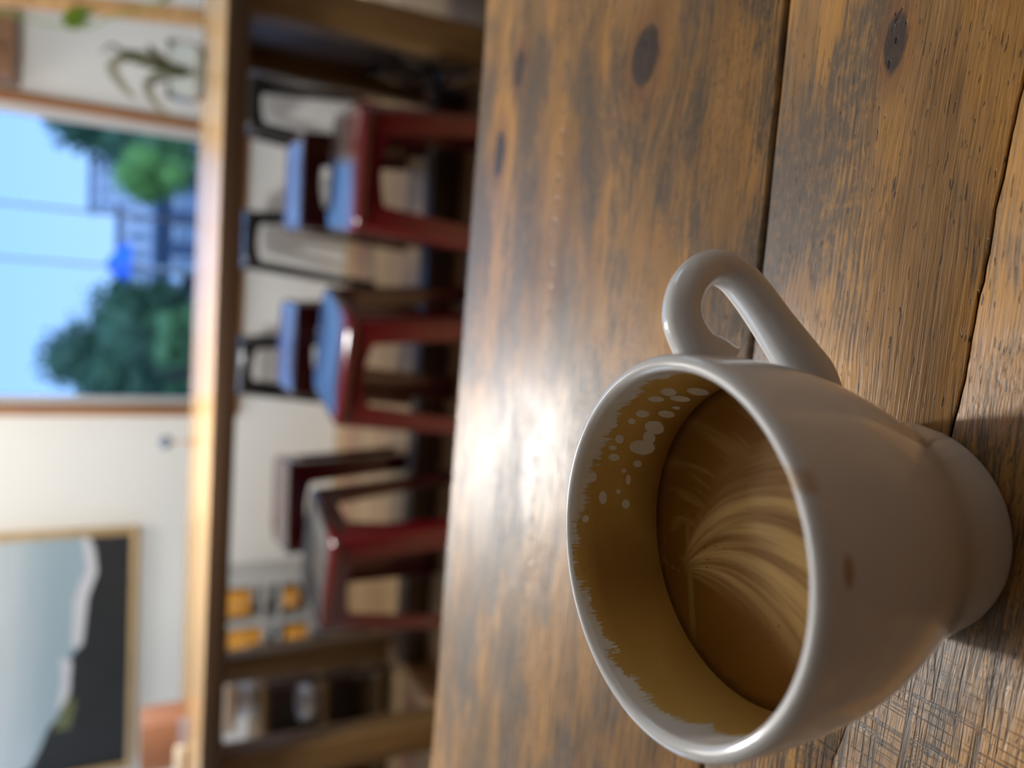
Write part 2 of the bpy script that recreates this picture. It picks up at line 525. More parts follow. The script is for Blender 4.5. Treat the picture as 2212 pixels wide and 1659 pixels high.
X0, X1 = -1.25, 1.15
seam = lambda x: 0.1915 + (0.0022 * max(0, x) / 0.1 if x < .1 else .0022)
crack_pts = [(-2, 0.1635), (-0.3, 0.158), (-0.125, 0.1400), (-0.06, 0.124), (-0.02, 0.1190), (0.0, 0.1181), (0.021, 0.1172), (0.032, 0.1170), (0.052, 0.1158), (0.060, 0.1148), (0.2, 0.098), (2, 0.04)]


def crack(x):
    for (a, b), (c, d) in zip(crack_pts, crack_pts[1:]):
        if a <= x <= c: y = b + (d - b) * (x - a) / (c - a); break
    return y + wob(x, 0.0005, 70, 5) + wob(x, 0.00035, 300, 8)


board(lambda x: seam(x) + 0.0004 + wob(x, .0003, 25, 1), lambda x: 0.437 + wob(x, .0025, 9, 2), X0, X1, 240, bev=0.0016)
gapw = lambda x: 0.00024 if x > -0.05 else 0.00003
board(lambda x: crack(x) + gapw(x), lambda x: seam(x) - 0.0013 - wob(x, .0004, 30, 3), X0, X1, 700, bev=0.0004)
board(lambda x: -0.075, lambda x: crack(x) - gapw(x) * (1 + wob(x, 1, 60, 3)), X0, X1, 700, bev=0.0004)
board(lambda x: -0.36, lambda x: -0.0775, X0, X1, 40)
box('gap_shade_sheet', X0 + .1, X1 - .1, -0.3, 0.40, TT - 0.060, TT - 0.0385, M_GAPSHADE, tb)  # dark sheet added under the boards so the gaps look shaded
for sx_ in (X0 + .1, X1 - .18):
    for sy_ in (-0.30, 0.30): box('leg', sx_, sx_ + .08, sy_, sy_ + .08, 0, TT - 0.0605, M_POST, tb)
box('apron', X0 + .19, X1 - .19, 0.34, 0.365, TT - .14, TT - 0.0605, M_POST, tb)
box('apron', X0 + .19, X1 - .19, -0.28, -0.255, TT - .14, TT - 0.0605, M_POST, tb)

# ------------------------------------------------------------------ the coffee cup
CX, CY = -0.0519, 0.1260
cup = thing('coffee_cup', 'white glazed ceramic coffee cup with foam stains inside, standing on the near table', 'cup', (CX, CY, TT))


def porcelain(stained):
    g = G('white_porcelain_stained' if stained else 'white_porcelain')
    co = g.coord(); X, Y, Z = g.xyz(co)
    white = (0.74, 0.745, 0.75)
    if not stained:
        # one small dried coffee drip under the lip at the front and a faint smear on the lip
        dx = g.op('DIVIDE', g.op('SUBTRACT', X, 0.0099), 0.0030); dz = g.op('DIVIDE', g.op('SUBTRACT', Z, 0.0745), 0.0014)
        d = g.op('SQRT', g.op('ADD', g.op('MULTIPLY', dx, dx), g.op('MULTIPLY', dz, dz)))
        m = g.op('MULTIPLY', g.ramp01(d, 0.5, 1.3, 1, 0), g.ramp01(Y, 0.0, -0.01))
        col = g.mix(g.op('MULTIPLY', m, 0.7), white, (0.36, 0.17, 0.04))
        lx = g.op('DIVIDE', g.op('SUBTRACT', X, 0.0239), 0.0022)
        lm = g.op('MULTIPLY', g.ramp01(g.op('ABSOLUTE', lx), 0.4, 1.2, 1, 0), g.op('MULTIPLY', g.ramp01(Z, 0.0765, 0.0790), g.ramp01(Y, 0.0, -0.01)))
        col = g.mix(g.op('MULTIPLY', lm, 0.55), col, (0.50, 0.30, 0.08))
        g.set(Base_Color=col, Roughness=0.12, Coat_Weight=0.3, Coat_Roughness=0.05)
        return g.m
    c = g.attr('cover').outputs['Fac']
    n1 = g.noise(co, 150, 4, 0.6); n2 = g.noise(co, 420, 3, 0.6)
    # streaks that run down the wall
    ang = g.attr('ang').outputs['Fac']
    st = g.noise(g.comb(g.op('MULTIPLY', ang, 60), g.op('MULTIPLY', Z, 90), 0), 1, 3, 0.6)
    th = g.op('ADD', c, g.op('MULTIPLY', g.op('SUBTRACT', n1, 0.5), 1.1))
    th = g.op('ADD', th, g.op('MULTIPLY', g.op('SUBTRACT', n2, 0.5), 0.35))
    th = g.op('ADD', th, g.op('MULTIPLY', g.op('SUBTRACT', st, 0.5), 1.0))
    m = g.ramp01(th, 0.44, 0.54)
    # clear rounded holes in the foam film where bubbles burst: (arc mm, height mm, 2x2 shape)
    blobs = [[37.96, 62.06, -0.163, -0.331, 0.42, -0.0], [44.76, 62.9, -0.096, -0.254, 0.425, 0.009], [41.46, 62.11, -0.225, -0.513, 0.492, 0.004], [33.31, 67.93, -0.262, -0.48, 0.692, -0.007], [26.01, 61.22, -0.218, -0.314, 0.764, -0.019], [23.35, 66.42, -0.284, -0.406, 0.469, -0.017], [27.13, 67.54, -0.259, -0.406, 0.742, -0.029], [21.49, 59.09, -0.226, -0.294, 0.513, -0.02], [32.83, 61.05, -0.226, -0.384, 0.758, 0.01], [30.05, 59.76, -0.507, -0.786, 1.395, -0.073], [36.2, 69.72, -0.436, -0.856, 0.916, 0.01], [42.21, 70.73, -0.299, -0.722, 0.68, 0.014], [47.93, 70.33, -0.173, -0.583, 0.893, 0.034], [45.0, 71.73, -0.286, -0.788, 1.315, 0.047], [49.78, 62.67, -0.209, -0.753, 1.005, 0.038], [53.46, 75.37, -0.164, -0.786, 0.753, 0.039], [59.24, 71.34, -0.099, -0.819, 0.545, 0.033], [61.26, 64.13, -0.067, -0.78, 0.776, 0.033], [64.56, 76.26, 0.0, -0.894, 1.02, 0.049], [51.88, 66.2, -0.306, -1.287, 1.428, 0.047], [54.47, 64.29, -0.235, -1.285, 0.657, 0.021], [11.93, 76.49, -0.335, -0.441, 0.213, -0.027], [57.78, 66.76, -0.21, -1.287, 1.472, 0.066], [59.88, 78.5, 0.0, -1.192, 0.484, -0.025], [51.56, 78.5, 0.0, -1.277, 1.045, -0.387]]
    arc = g.op('MULTIPLY', ang, 38.0); zm = g.op('MULTIPLY', Z, 1000.0)
    wv = g.op('MULTIPLY', g.op('SUBTRACT', g.noise(co, 260, 2), 0.5), 0.5)
    hole = 0.0
    for (a0, z0, m0, m1, m2, m3) in blobs:
        da = g.op('SUBTRACT', arc, a0); dz = g.op('SUBTRACT', zm, z0)
        qx = g.op('ADD', g.op('MULTIPLY', da, m0), g.op('MULTIPLY', dz, m1))
        qy = g.op('ADD', g.op('MULTIPLY', da, m2), g.op('MULTIPLY', dz, m3))
        r2 = g.op('ADD', g.op('MULTIPLY', qx, qx), g.op('MULTIPLY', qy, qy))
        hole = g.op('MAXIMUM', hole, g.op('SUBTRACT', 1.35, r2))
    hole = g.ramp01(g.op('ADD', hole, wv), 0.25, 0.50)
    m = g.op('MULTIPLY', m, g.op('SUBTRACT', 1, g.op('MULTIPLY', hole, 0.88)))
    deep = g.attr('deep').outputs['Fac']
    tan = g.mix(g.noise(co, 90, 4, 0.6), (0.52, 0.34, 0.085), (0.64, 0.44, 0.15))
    tan = g.mix(deep, tan, g.mix(g.noise(co, 60, 3), (0.190, 0.075, 0.013), (0.26, 0.115, 0.024)))
    # dried bubbles and grounds
    gr = g.ramp01(g.vor(co, 520), 0.10, 0.16, 1, 0)
    gr = g.op('MULTIPLY', gr, g.ramp01(g.noise(co, 130, 2), 0.56, 0.64))
    tan = g.mix(g.op('MULTIPLY', gr, 0.5), tan, (0.12, 0.05, 0.015))
    col = g.mix(m, white, tan)
    g.bump(g.op('ADD', m, g.op('MULTIPLY', n2, 0.3)), 0.00012, 0.8)
    g.set(Base_Color=col, Roughness=g.op('ADD', 0.14, g.op('MULTIPLY', m, 0.2)), Coat_Weight=0.3, Coat_Roughness=0.08)
    return g.m


M_POR = porcelain(False); M_STAIN = porcelain(True)
RIM = 0.0808
outer = catmull([(0.0235, 0.0008), (0.0254, 0.0011), (0.0266, 0.0026), (0.0273, 0.0056), (0.0279, 0.0093), (0.0285, 0.0130), (0.0292, 0.0168), (0.0302, 0.0210),
                 (0.0315, 0.0250), (0.0332, 0.0294), (0.0350, 0.0340), (0.0368, 0.0390), (0.0390, 0.0460), (0.0406, 0.0535), (0.0416, 0.0620), (0.0420, 0.0700), (0.0421, 0.0770)], 6)
lip = [(0.0421 - 0.0019 * (1 - cos(a)), 0.0788 + 0.0020 * sin(a)) for a in [pi * k / 12 for k in range(1, 12)]]
inner = catmull([(0.0384, 0.0785), (0.0383, 0.0740), (0.0380, 0.0660), (0.0374, 0.0590), (0.0364, 0.0510), (0.0345, 0.0420), (0.0310, 0.0330), (0.0240, 0.0230), (0.0140, 0.0170), (0.0, 0.0155)], 10)
base = [(0.0, 0.0045), (0.0205, 0.0045), (0.0215, 0.0020), (0.0228, 0.0008)]
NS = 288
bm = bmesh.new()
prof = base + outer + lip + inner[:-1] + [(0.0, 0.0155)]
rings = lathe_bm(bm, prof, NS)
bm.normal_update()
i_in = len(base) + len(outer) + len(lip) - 3
zt_in = {id(v) for r in rings[i_in:] for v in r}
bm.verts.index_update()
in_idx = {v.index for r in rings[i_in:] for v in r}
cov, spt, deepv, angs = [], [], [], []


def bump1(a, c, wd):
    d = (a - c + 180) % 360 - 180
    return exp(-(d / wd) ** 2)


for v in bm.verts:
    r = sqrt(v.co.x ** 2 + v.co.y ** 2); z = v.co.z
    a = math.degrees(math.atan2(v.co.y, v.co.x)) % 360     # 0 = right of the cup, 90 = far side
    # height below the lip at which the foam film starts
    top = 0.0775 - 0.0028 * bump1(a, 55, 50) - 0.0045 * bump1(a, 200, 32) - 0.003 * bump1(a, 5, 20)
    top += 0.0012 * noise.noise(Vector((a * 0.12, 3, 1)))
    top += 0.004 * bump1(a, 108, 14)
    c = (top - z) / 0.010 + 0.5
    c = max(-0.6, min(1.6, c))
    # thin broken area low on the left side and by the handle
    c -= 0.35 * bump1(a, 203, 22) * max(0, min(1, (z - 0.055) / 0.012))
    cov.append(c)
    spt.append(max(0.0, 1.25 * bump1(a, 66, 30) * exp(-((z - 0.0665) / 0.0075) ** 2) + 0.5 * bump1(a, 165, 25) * exp(-((z - 0.071) / 0.005) ** 2)))
    dz = max(0, min(1, (0.0680 - z) / 0.0135))
    dl = bump1(a, 118, 26) * max(0, min(1, (0.079 - z) / 0.006))
    deepv.append(max(dz * (0.35 + 0.65 * bump1(a, 70, 62)), 0.75 * dl))
    angs.append((a if a <= 270 else a - 360) * pi / 180)
for f_ in bm.faces:
    f_.material_index = 1 if all(v.index in in_idx for v in f_.verts) else 0
body = from_bm('body', bm, [M_POR, M_STAIN], cup, True, recalc=True)
for nm_, arr in (('cover', cov), ('spots', spt), ('deep', deepv), ('ang', angs)):
    at = body.data.attributes.new(nm_, 'FLOAT', 'POINT'); at.data.foreach_set('value', arr)

# handle: a rounded strap that leaves the wall below the lip and joins it again low down
ph = math.radians(17.6)
hp = catmull([(0.0402, 0.0628, 1.25, 2.2), (0.0422, 0.0642, 1.12, 1.75), (0.0458, 0.0674, 1.0, 1.22), (0.0515, 0.0698, 0.97, 1.05), (0.0578, 0.0682, 0.97, 1.0), (0.0626, 0.0640, 0.97, 1.0), (0.0648, 0.0588, 0.98, 1.0),
              (0.0634, 0.0530, 1.02, 1.0), (0.0590, 0.0478, 1.08, 1.05), (0.0520, 0.0420, 1.15, 1.1), (0.0445, 0.0358, 1.25, 1.3), (0.0390, 0.0312, 1.3, 1.4), (0.0345, 0.0272, 1.1, 1.0)], 6)


def outer_r(z):
    for (r0, z0), (r1, z1) in zip(outer, outer[1:]):
        if z0 <= z <= z1: return r0 + (r1 - r0) * (z - z0) / max(z1 - z0, 1e-9)
    return 0.0421


bm = bmesh.new(); rings = []
n = 28
for i, (r, z, s, s2) in enumerate(hp):
    a = hp[max(i - 1, 0)]; b = hp[min(i + 1, len(hp) - 1)]
    tx, tz = b[0] - a[0], b[1] - a[1]; l = sqrt(tx * tx + tz * tz); tx /= l; tz /= l
    nx, nz = -tz, tx
    ring = []
    for k in range(n):
        q = 2 * pi * k / n
        dw = 0.0051 * s * cos(q); dn = 0.0042 * s2 * sin(q)
        rr0 = r + nx * dn; zz = z + nz * dn
        rmin = outer_r(zz) - 0.0016
        rad_ = sqrt(max(rmin ** 2 - dw * dw, 0))
        rr0 = max(rr0, rad_)
        ring.append(bm.verts.new((rr0 * cos(ph) - dw * sin(ph), rr0 * sin(ph) + dw * cos(ph), zz)))
    rings.append(ring)
for a, b in zip(rings, rings[1:]):
    for k in range(n): bm.faces.new((a[k], a[(k + 1) % n], b[(k + 1) % n], b[k]))
bm.faces.new(rings[0][::-1]); bm.faces.new(rings[-1])
from_bm('handle', bm, M_POR, cup, True)


# ------------------------------------------------------------------ coffee with the leaf pattern
def coffee_mat():
    g = G('milky_coffee')
    co = g.coord(); X, Y, Z = g.xyz(co)
    # fan of milk streaks spreading from a point left of centre toward the drinker
    px_, py_ = -0.0165, 0.0245
    dx = g.op('SUBTRACT', X, px_); dy = g.op('SUBTRACT', py_, Y)
    rad = g.op('SQRT', g.op('ADD', g.op('MULTIPLY', dx, dx), g.op('MULTIPLY', dy, dy)))
    an = g.op('ARCTAN2', dx, dy)                      # 0 straight toward the drinker, + to the right
    bend = g.op('ADD', an, g.op('MULTIPLY', rad, 16.0))
    sw = g.noise(g.comb(g.op('MULTIPLY', bend, 6.0), g.op('MULTIPLY', rad, 18), 0), 1, 3, 0.55)
    fan = g.op('MULTIPLY', g.ramp01(g.op('ABSOLUTE', g.op('SUBTRACT', g.op('ADD', an, g.op('MULTIPLY', rad, 8.0)), 0.80)), 0.30, 0.75, 1, 0), g.ramp01(rad, 0.0, 0.010))
    st = g.op('MULTIPLY', g.ramp01(sw, 0.34, 0.66, 0.12, 0.9), fan)
    arcs = g.noise(g.comb(g.op('MULTIPLY', rad, 170), g.op('MULTIPLY', an, 0.7), 3), 1, 2, 0.6)
    ar = g.op('MULTIPLY', g.ramp01(arcs, 0.48, 0.66), g.op('MULTIPLY', g.ramp01(an, 0.8, 1.2), 0.22))
    base = g.mix(g.noise(co, 60, 3), (0.165, 0.066, 0.008), (0.25, 0.115, 0.018))
    line = g.op('MULTIPLY', g.ramp01(g.op('ABSOLUTE', g.op('SUBTRACT', Y, g.op('ADD', py_, g.op('MULTIPLY', X, 0.25)))), 0.0004, 0.0016, 1, 0), g.ramp01(g.op('ABSOLUTE', dx), 0.018, 0.010))
    col = g.mix(g.op('MAXIMUM', st, g.op('MAXIMUM', ar, g.op('MULTIPLY', line, 0.18))), base, (0.68, 0.48, 0.20))
    sp = g.op('MULTIPLY', g.ramp01(g.vor(co, 420), 0.10, 0.17, 1, 0), g.ramp01(g.noise(co, 70, 2), 0.52, 0.60))
    col = g.mix(g.op('MULTIPLY', sp, 0.7), col, (0.07, 0.03, 0.012))
    g.bump(g.noise(co, 900, 2), 0.00003, 0.6)
    g.set(Base_Color=col, Roughness=0.3)
    g.b.inputs['Specular IOR Level'].default_value = 0.12
    return g.m


ZL = 0.0545
bm = bmesh.new()
RL = 0.0369
lathe_bm(bm, [(0.0, ZL - .010), (0.0335, ZL - .010), (0.0358, ZL - 0.0022), (0.0373, ZL), (0.0340, ZL), (0.030, ZL), (0.0, ZL)], 96)
cof = from_bm('coffee', bm, coffee_mat(), None, True, (CX, CY, TT))
tag(cof, 'last milky coffee with a pale leaf pattern inside the white cup', 'coffee')

# ------------------------------------------------------------------ far table
ft = thing('long_table', 'long pine trestle table under the window with stools around it', 'table', (0, 2.27, 0))


def ftb(nm, x0, x1, y0, y1, z0, z1, m, bev=0.004): return box(nm, x0, x1, y0 - 2.27, y1 - 2.27, z0, z1, m, ft, bev)


M_TOP = wood_simple('pine_top', (0.70, 0.46, 0.22), (0.52, 0.31, 0.13), 0, 0.22, 20, 0.0001)
M_TOP.node_tree.nodes['Principled BSDF'].inputs['IOR'].default_value = 1.8
M_EDGE = wood_simple('dark_table_edge', (0.085, 0.042, 0.016), (0.045, 0.022, 0.010), 0, 0.5, 30)
nb = 4; yy0, yy1 = 1.936, 2.62
for k in range(nb):
    a = yy0 + (yy1 - yy0) * k / nb; b = yy0 + (yy1 - yy0) * (k + 1) / nb - 0.002
    ftb('table_board', -1.62, 1.05, a, b, TT - 0.022, TT, M_TOP)
ftb('edge_board', -1.62, 1.05, 1.918, 1.9355, TT - 0.052, TT - 0.0005, M_EDGE, 0.002)
ftb('edge_board', -1.60, 1.03, yy1 - .03, yy1 - .006, TT - 0.062, TT - 0.0225, M_EDGE)
for (x0, x1) in ((-1.365, -1.275), (0.600, 0.690)):
    for (a, b) in ((1.97, 2.06), (2.53, 2.60)):
        ftb('leg', x0, x1, a, b, 0.0, TT - 0.0225, M_POST)
    ftb('foot_rail', x0 + .012, x1 - .012, 2.0605, 2.5295, 0.0, 0.07, M_BEAM)
ftb('stretcher', -1.2745, 0.5995, 2.33, 2.41, 0.0, 0.088, M_EDGE)
for xx in (-1.32, 0.645): ftb('cross_rail', xx - .03, xx + .03, 2.0605, 2.5295, 0.675, TT - .0225, M_POST)
ftb('end_panel', 0.658, 0.668, 2.0605, 2.5295, 0.0705, 0.6745, M_DARKWOOD)


# ------------------------------------------------------------------ plastic stools
def make_stool(hgt, half, foot, mat, label, group, apron=0.055, name='plastic_stool', lw=0.075):
    """square moulded stool: rounded seat with a lip, skirt and four angled tapering legs"""
    t = thing(name, label, 'stool', group=group)
    # seat shell
    bm = bmesh.new()

    def loop(h, rad, z, n=6):
        out = []
        for cx_, cy_, a0 in ((1, 1, 0), (-1, 1, 90), (-1, -1, 180), (1, -1, 270)):
            for k in range(n + 1):
                a = math.radians(a0 + 90 * k / n)
                out.append(bm.verts.new((cx_ * (h - rad) + rad * cos(a), cy_ * (h - rad) + rad * sin(a), z)))
        return out
    ls = [loop(half * 0.30, 0.02, hgt - 0.006), loop(half * 0.80, 0.03, hgt - 0.005), loop(half * 0.90, 0.035, hgt), loop(half * 0.96, 0.04, hgt - 0.001), loop(half, 0.042, hgt - 0.010),
          loop(half + 0.002, 0.042, hgt - 0.024), loop(half - 0.004, 0.040, hgt - 0.024), loop(half - 0.006, 0.04, hgt - 0.014), loop(half * 0.8, 0.03, hgt - 0.010)]
    bm.faces.new(ls[0])
    for a, b in zip(ls, ls[1:]):
        for k in range(len(a)): bm.faces.new((a[k], b[k], b[(k + 1) % len(a)], a[(k + 1) % len(a)]))
    bm.faces.new(ls[-1][::-1])
    from_bm('seat', bm, mat, t, True)
    # skirt under the lip, with arched openings between the legs
    bm = bmesh.new()
    nseg = 12
    for q in range(4):
        R = Matrix.Rotation(q * pi / 2, 3, 'Z')
        top0, top1 = half - 0.008, half - 0.011
        A, B = [], []
        for k in range(nseg + 1):
            u = -1 + 2 * k / nseg
            z_low = hgt - 0.024 - apron * (0.62 + 0.38 * u * u)
            x = u * (half - lw * .7)
            fl_ = (hgt - z_low) / hgt * (foot - half)
            for lst, off in ((A, 0), (B, -0.004)):
                lst.append((bm.verts.new(R @ Vector((x, -(top0 + off), hgt - 0.016))), bm.verts.new(R @ Vector((x, -(top0 + off + fl_), z_low)))))
        for k in range(nseg):
            bm.faces.new((A[k][0], A[k][1], A[k + 1][1], A[k + 1][0]))
            bm.faces.new((B[k][0], B[k + 1][0], B[k + 1][1], B[k][1]))
            bm.faces.new((A[k][1], B[k][1], B[k + 1][1], A[k + 1][1]))
            bm.faces.new((A[k][0], A[k + 1][0], B[k + 1][0], B[k][0]))
        for k in (0, nseg): bm.faces.new((A[k][0], B[k][0], B[k][1], A[k][1]))
    from_bm('skirt', bm, mat, t)
    # legs: angled L section with a rounded corner
    for sx_ in (-1, 1):
        for sy_ in (-1, 1):
            bm = bmesh.new(); rings = []
            for zz, wl in ((hgt - 0.018, lw), (hgt - 0.024 - apron, lw * .92), (hgt * .45, lw * .8), (0.012, lw * .7), (0.0, lw * .72)):
                f_ = 1 - zz / hgt
                h = (half - 0.006) + (foot - half) * f_
                th = 0.005; rc = 0.022
                pts = [(h - wl, h)] + [(h - rc + rc * sin(a), h - rc + rc * cos(a)) for a in [pi / 2 * k / 5 for k in range(6)]] + [(h, h - wl)]
                pin = [(h - th, h - wl)] + [(h - rc + (rc - th) * sin(a), h - rc + (rc - th) * cos(a)) for a in [pi / 2 * (5 - k) / 5 for k in range(6)]] + [(h - wl, h - th)]
                rings.append([bm.verts.new((sx_ * p, sy_ * q, zz)) for p, q in pts + pin])
            m = len(rings[0])
            for a, b in zip(rings, rings[1:]):
                for k in range(m): bm.faces.new((a[k], a[(k + 1) % m], b[(k + 1) % m], b[k]))
            bm.faces.new(rings[0]); bm.faces.new(rings[-1][::-1])
            auto(from_bm('leg', bm, mat, t), 35)
    return t


st0 = make_stool(0.45, 0.155, 0.185, M_RED, 'red plastic stool in front of the far table, nearest the plant end', 'red plastic stools around the far table')
spots = [(0.275, 2.015, -3, None),
         (-0.205, 2.060, -14, 'red plastic stool in front of the far table, middle one, turned cornerwise'),
         (-0.790, 2.100, -13, 'red plastic stool in front of the far table, nearest the orange drawers'),
         (0.300, 2.695, 1, 'red plastic stool behind the far table, nearest the plant end'),
         (-0.245, 2.680, 0, 'red plastic stool behind the far table, middle one below the window'),
         (-0.790, 2.665, 8, 'red plastic stool behind the far table, nearest the orange drawers')]
for i, (x, y, a, lb) in enumerate(spots):
    s = st0 if i == 0 else copy_tree(st0)
    s.location = (x, y, 0); s.rotation_euler = (0, 0, math.radians(a))
    if lb: s['label'] = lb
bs0 = make_stool(0.53, 0.118, 0.165, M_BLACK, 'black plastic stool by the wall, below the right side of the window', 'black plastic stools by the wall', 0.045, lw=0.045)
for i, (x, y, a, lb) in enumerate([(0.122, 3.36, 0, None), (-0.392, 3.36, 0, 'black plastic stool by the wall, below the left side of the window'),
                                   (0.665, 3.40, 0, 'black plastic stool by the wall under the glass bowl of leaves')]):
    s = bs0 if i == 0 else copy_tree(bs0)
    s.location = (x, y, 0); s.rotation_euler = (0, 0, math.radians(a))
    if lb: s['label'] = lb

# ------------------------------------------------------------------ framed picture on the wall
YP = YW - 0.03
pic = thing('framed_picture', 'large seashore photograph in a thin pine frame on the white wall', 'picture', (-1.765, YP, 0.878))
PX0, PX1, PZ0, PZ1 = -2.345, -1.182, 0.872, 1.72
M_FRAME = wood_simple('frame_wood', (0.56, 0.40, 0.21), (0.40, 0.27, 0.12), 0, 0.5, 60)


def pb(nm, x0, x1, y0, y1, z0, z1, m, bev=0.002): return box(nm, x0 + 1.765, x1 + 1.765, y0, y1, z0 - .878, z1 - .878, m, pic, bev)


fw = 0.030
pb('frame_rail', PX0, PX1, -0.012, 0.028, PZ0, PZ0 + fw, M_FRAME)
pb('frame_rail', PX0, PX1, -0.012, 0.028, PZ1 - fw, PZ1, M_FRAME)
pb('frame_rail', PX0, PX0 + fw, -0.012, 0.028, PZ0 + fw, PZ1 - fw, M_FRAME)
pb('frame_rail', PX1 - fw, PX1, -0.012, 0.028, PZ0 + fw, PZ1 - fw, M_FRAME)


def poly_sheet(bm, pts, yy, mi, depth=0.0006):
    vs = [bm.verts.new((x + 1.765, yy, z - .878)) for x, z in pts]
    ws = [bm.verts.new((x + 1.765, yy + depth, z - .878)) for x, z in pts]
    fs = [bm.faces.new(vs), bm.faces.new(ws[::-1])]
    for k in range(len(pts)): fs.append(bm.faces.new((vs[k], ws[k], ws[(k + 1) % len(pts)], vs[(k + 1) % len(pts)])))
    for f_ in fs: f_.material_index = mi


g = G('print_sky_sea'); _, _, Zp = g.xyz(g.coord())
c = g.mix(g.ramp01(Zp, 0.30, 0.55), (0.30, 0.40, 0.46), (0.52, 0.58, 0.62))
c = g.mix(g.ramp01(g.noise(g.scale(g.coord(), (1.5, 1, 60)), 1, 2), 0.4, 0.7, 0, 0.35), c, (0.28, 0.38, 0.43))
P_SEA = g.set(Base_Color=c, Roughness=0.35)
P_LAND = plain('print_dark_headland', (0.012, 0.013, 0.014), 0.7, 0.35, 9)
P_FOAM = plain('print_white_surf', (0.60, 0.60, 0.64), 0.4, 0.05, 9)
P_BUSH = plain('print_olive_scrub', (0.11, 0.12, 0.035), 0.4, 0.2, 12)
bm = bmesh.new()
ix0, ix1, iz0, iz1 = PX0 + fw, PX1 - fw, PZ0 + fw, PZ1 - fw
poly_sheet(bm, [(ix0, iz0), (ix1, iz0), (ix1, iz1), (ix0, iz1)], 0.004, 0, 0.02)
land = [(ix1, 1.072), (-1.26, 1.046), (-1.30, 1.04), (-1.368, 1.034), (-1.493, 1.068), (-1.62, 1.076), (-1.707, 1.084), (-1.765, 1.133), (-1.918, 1.131), (-2.024, 1.152),
        (-2.079, 1.213), (-2.182, 1.248), (-2.26, 1.282), (ix0, 1.36), (ix0, iz0), (ix1, iz0)]
poly_sheet(bm, land, 0.0030, 1)
poly_sheet(bm, [(ix1, 1.095), (ix1, 1.068), (-1.303, 1.044), (-1.379, 1.034), (-1.493, 1.068), (-1.717, 1.091), (-1.721, 1.128), (-1.505, 1.122), (-1.44, 1.105), (-1.37, 1.075), (-1.318, 1.080)], 0.0022, 2)
poly_sheet(bm, [(-1.759, 1.172), (-1.788, 1.127), (-1.917, 1.135), (-2.023, 1.161), (-1.995, 1.181), (-1.87, 1.165)], 0.0022, 2)
poly_sheet(bm, [(-1.939, 1.135), (-1.988, 1.107), (-2.105, 1.133), (-2.104, 1.196), (-2.03, 1.178)], 0.0014, 3)
from_bm('print', bm, [P_SEA, P_LAND, P_FOAM, P_BUSH], pic)

# ------------------------------------------------------------------ things on the far table
# glass bowl with water and long leaves
bowl = thing('glass_bowl', 'low clear glass bowl of water on the far table holding long drooping leaves', 'bowl', (0.545, 2.47, TT + 0.0005))
M_GLASS = glass('clear_glass', (0.93, 0.98, 0.97))
M_WATER = glass('water', (0.90, 0.97, 0.97), 0.0, 1.33)
lathe('glass', [(0.0, 0), (0.062, 0), (0.074, 0.006), (0.082, 0.03), (0.083, 0.07), (0.078, 0.098), (0.079, 0.10), (0.075, 0.099), (0.0795, 0.07), (0.079, 0.032), (0.070, 0.010), (0.0, 0.006)], M_GLASS, bowl, 48)
M_LEAF = plain('grey_green_leaf', (0.13, 0.16, 0.07), 0.4, 0.2, 30)
M_LEAF2 = plain('fresh_green_leaf', (0.22, 0.36, 0.03), 0.4, 0.2, 30)
M_LEAF3 = plain('pale_underside_leaf', (0.46, 0.47, 0.36), 0.5, 0.1, 30)
plant = thing('cut_foliage', 'spray of long arching green leaves standing in the glass bowl', 'plant', (0.545, 2.47, TT + 0.02))


def leaf(parent, pts, wid, mat, name='leaf', fold=0.25):
    P = [Vector(p) for p in catmull(pts, 6)]; bm = bmesh.new(); rows = []
    N_ = len(P)
    for i, p in enumerate(P):
        t = (P[min(i + 1, N_ - 1)] - P[max(i - 1, 0)]).normalized()
        side = t.cross(Vector((0.3, -1, 0.25))).normalized(); nrm = side.cross(t)
        s = i / (N_ - 1); w_ = wid * (sin(pi * min(1, s * .93 + .05)) ** 0.7)
        rows.append([bm.verts.new(p - side * w_ + nrm * w_ * fold), bm.verts.new(p), bm.verts.new(p + side * w_ + nrm * w_ * fold)])
    for a, b in zip(rows, rows[1:]):
        for k in range(2): bm.faces.new((a[k], a[k + 1], b[k + 1], b[k]))
    r = bmesh.ops.solidify(bm, geom=bm.faces[:], thickness=0.0008)
    return from_bm(name, bm, mat, parent, True)


leaf(plant, [(0.0, 0, 0.0), (-0.005, 0, 0.10), (0.005, 0, 0.17), (0.03, -.01, 0.215), (0.00, -.02, 0.245)], 0.007, M_LEAF)
leaf(plant, [(0.0, 0, 0.0), (0.01, 0, 0.09), (0.02, 0, 0.15), (-0.02, 0, 0.215), (-0.075, -.01, 0.185), (-0.10, -.02, 0.155)], 0.014, M_LEAF3)
leaf(plant, [(0.0, 0, 0.0), (0.01, 0, 0.07), (0.03, 0, 0.11), (0.05, -.02, 0.13)], 0.012, M_LEAF)
leaf(plant, [(0.0, 0, 0.0), (-0.01, 0, 0.08), (-0.05, 0, 0.125), (-0.10, -.02, 0.11), (-0.14, -.03, 0.065)], 0.012, M_LEAF3)
leaf(plant, [(0.0, 0, 0.0), (0.005, 0, 0.10), (0.02, 0, 0.16), (0.025, -.01, 0.19)], 0.010, M_LEAF)
leaf(plant, [(0.0, 0, 0.0), (-0.02, 0, 0.06), (-0.04, 0, 0.10), (-0.06, -.02, 0.14)], 0.006, M_LEAF)
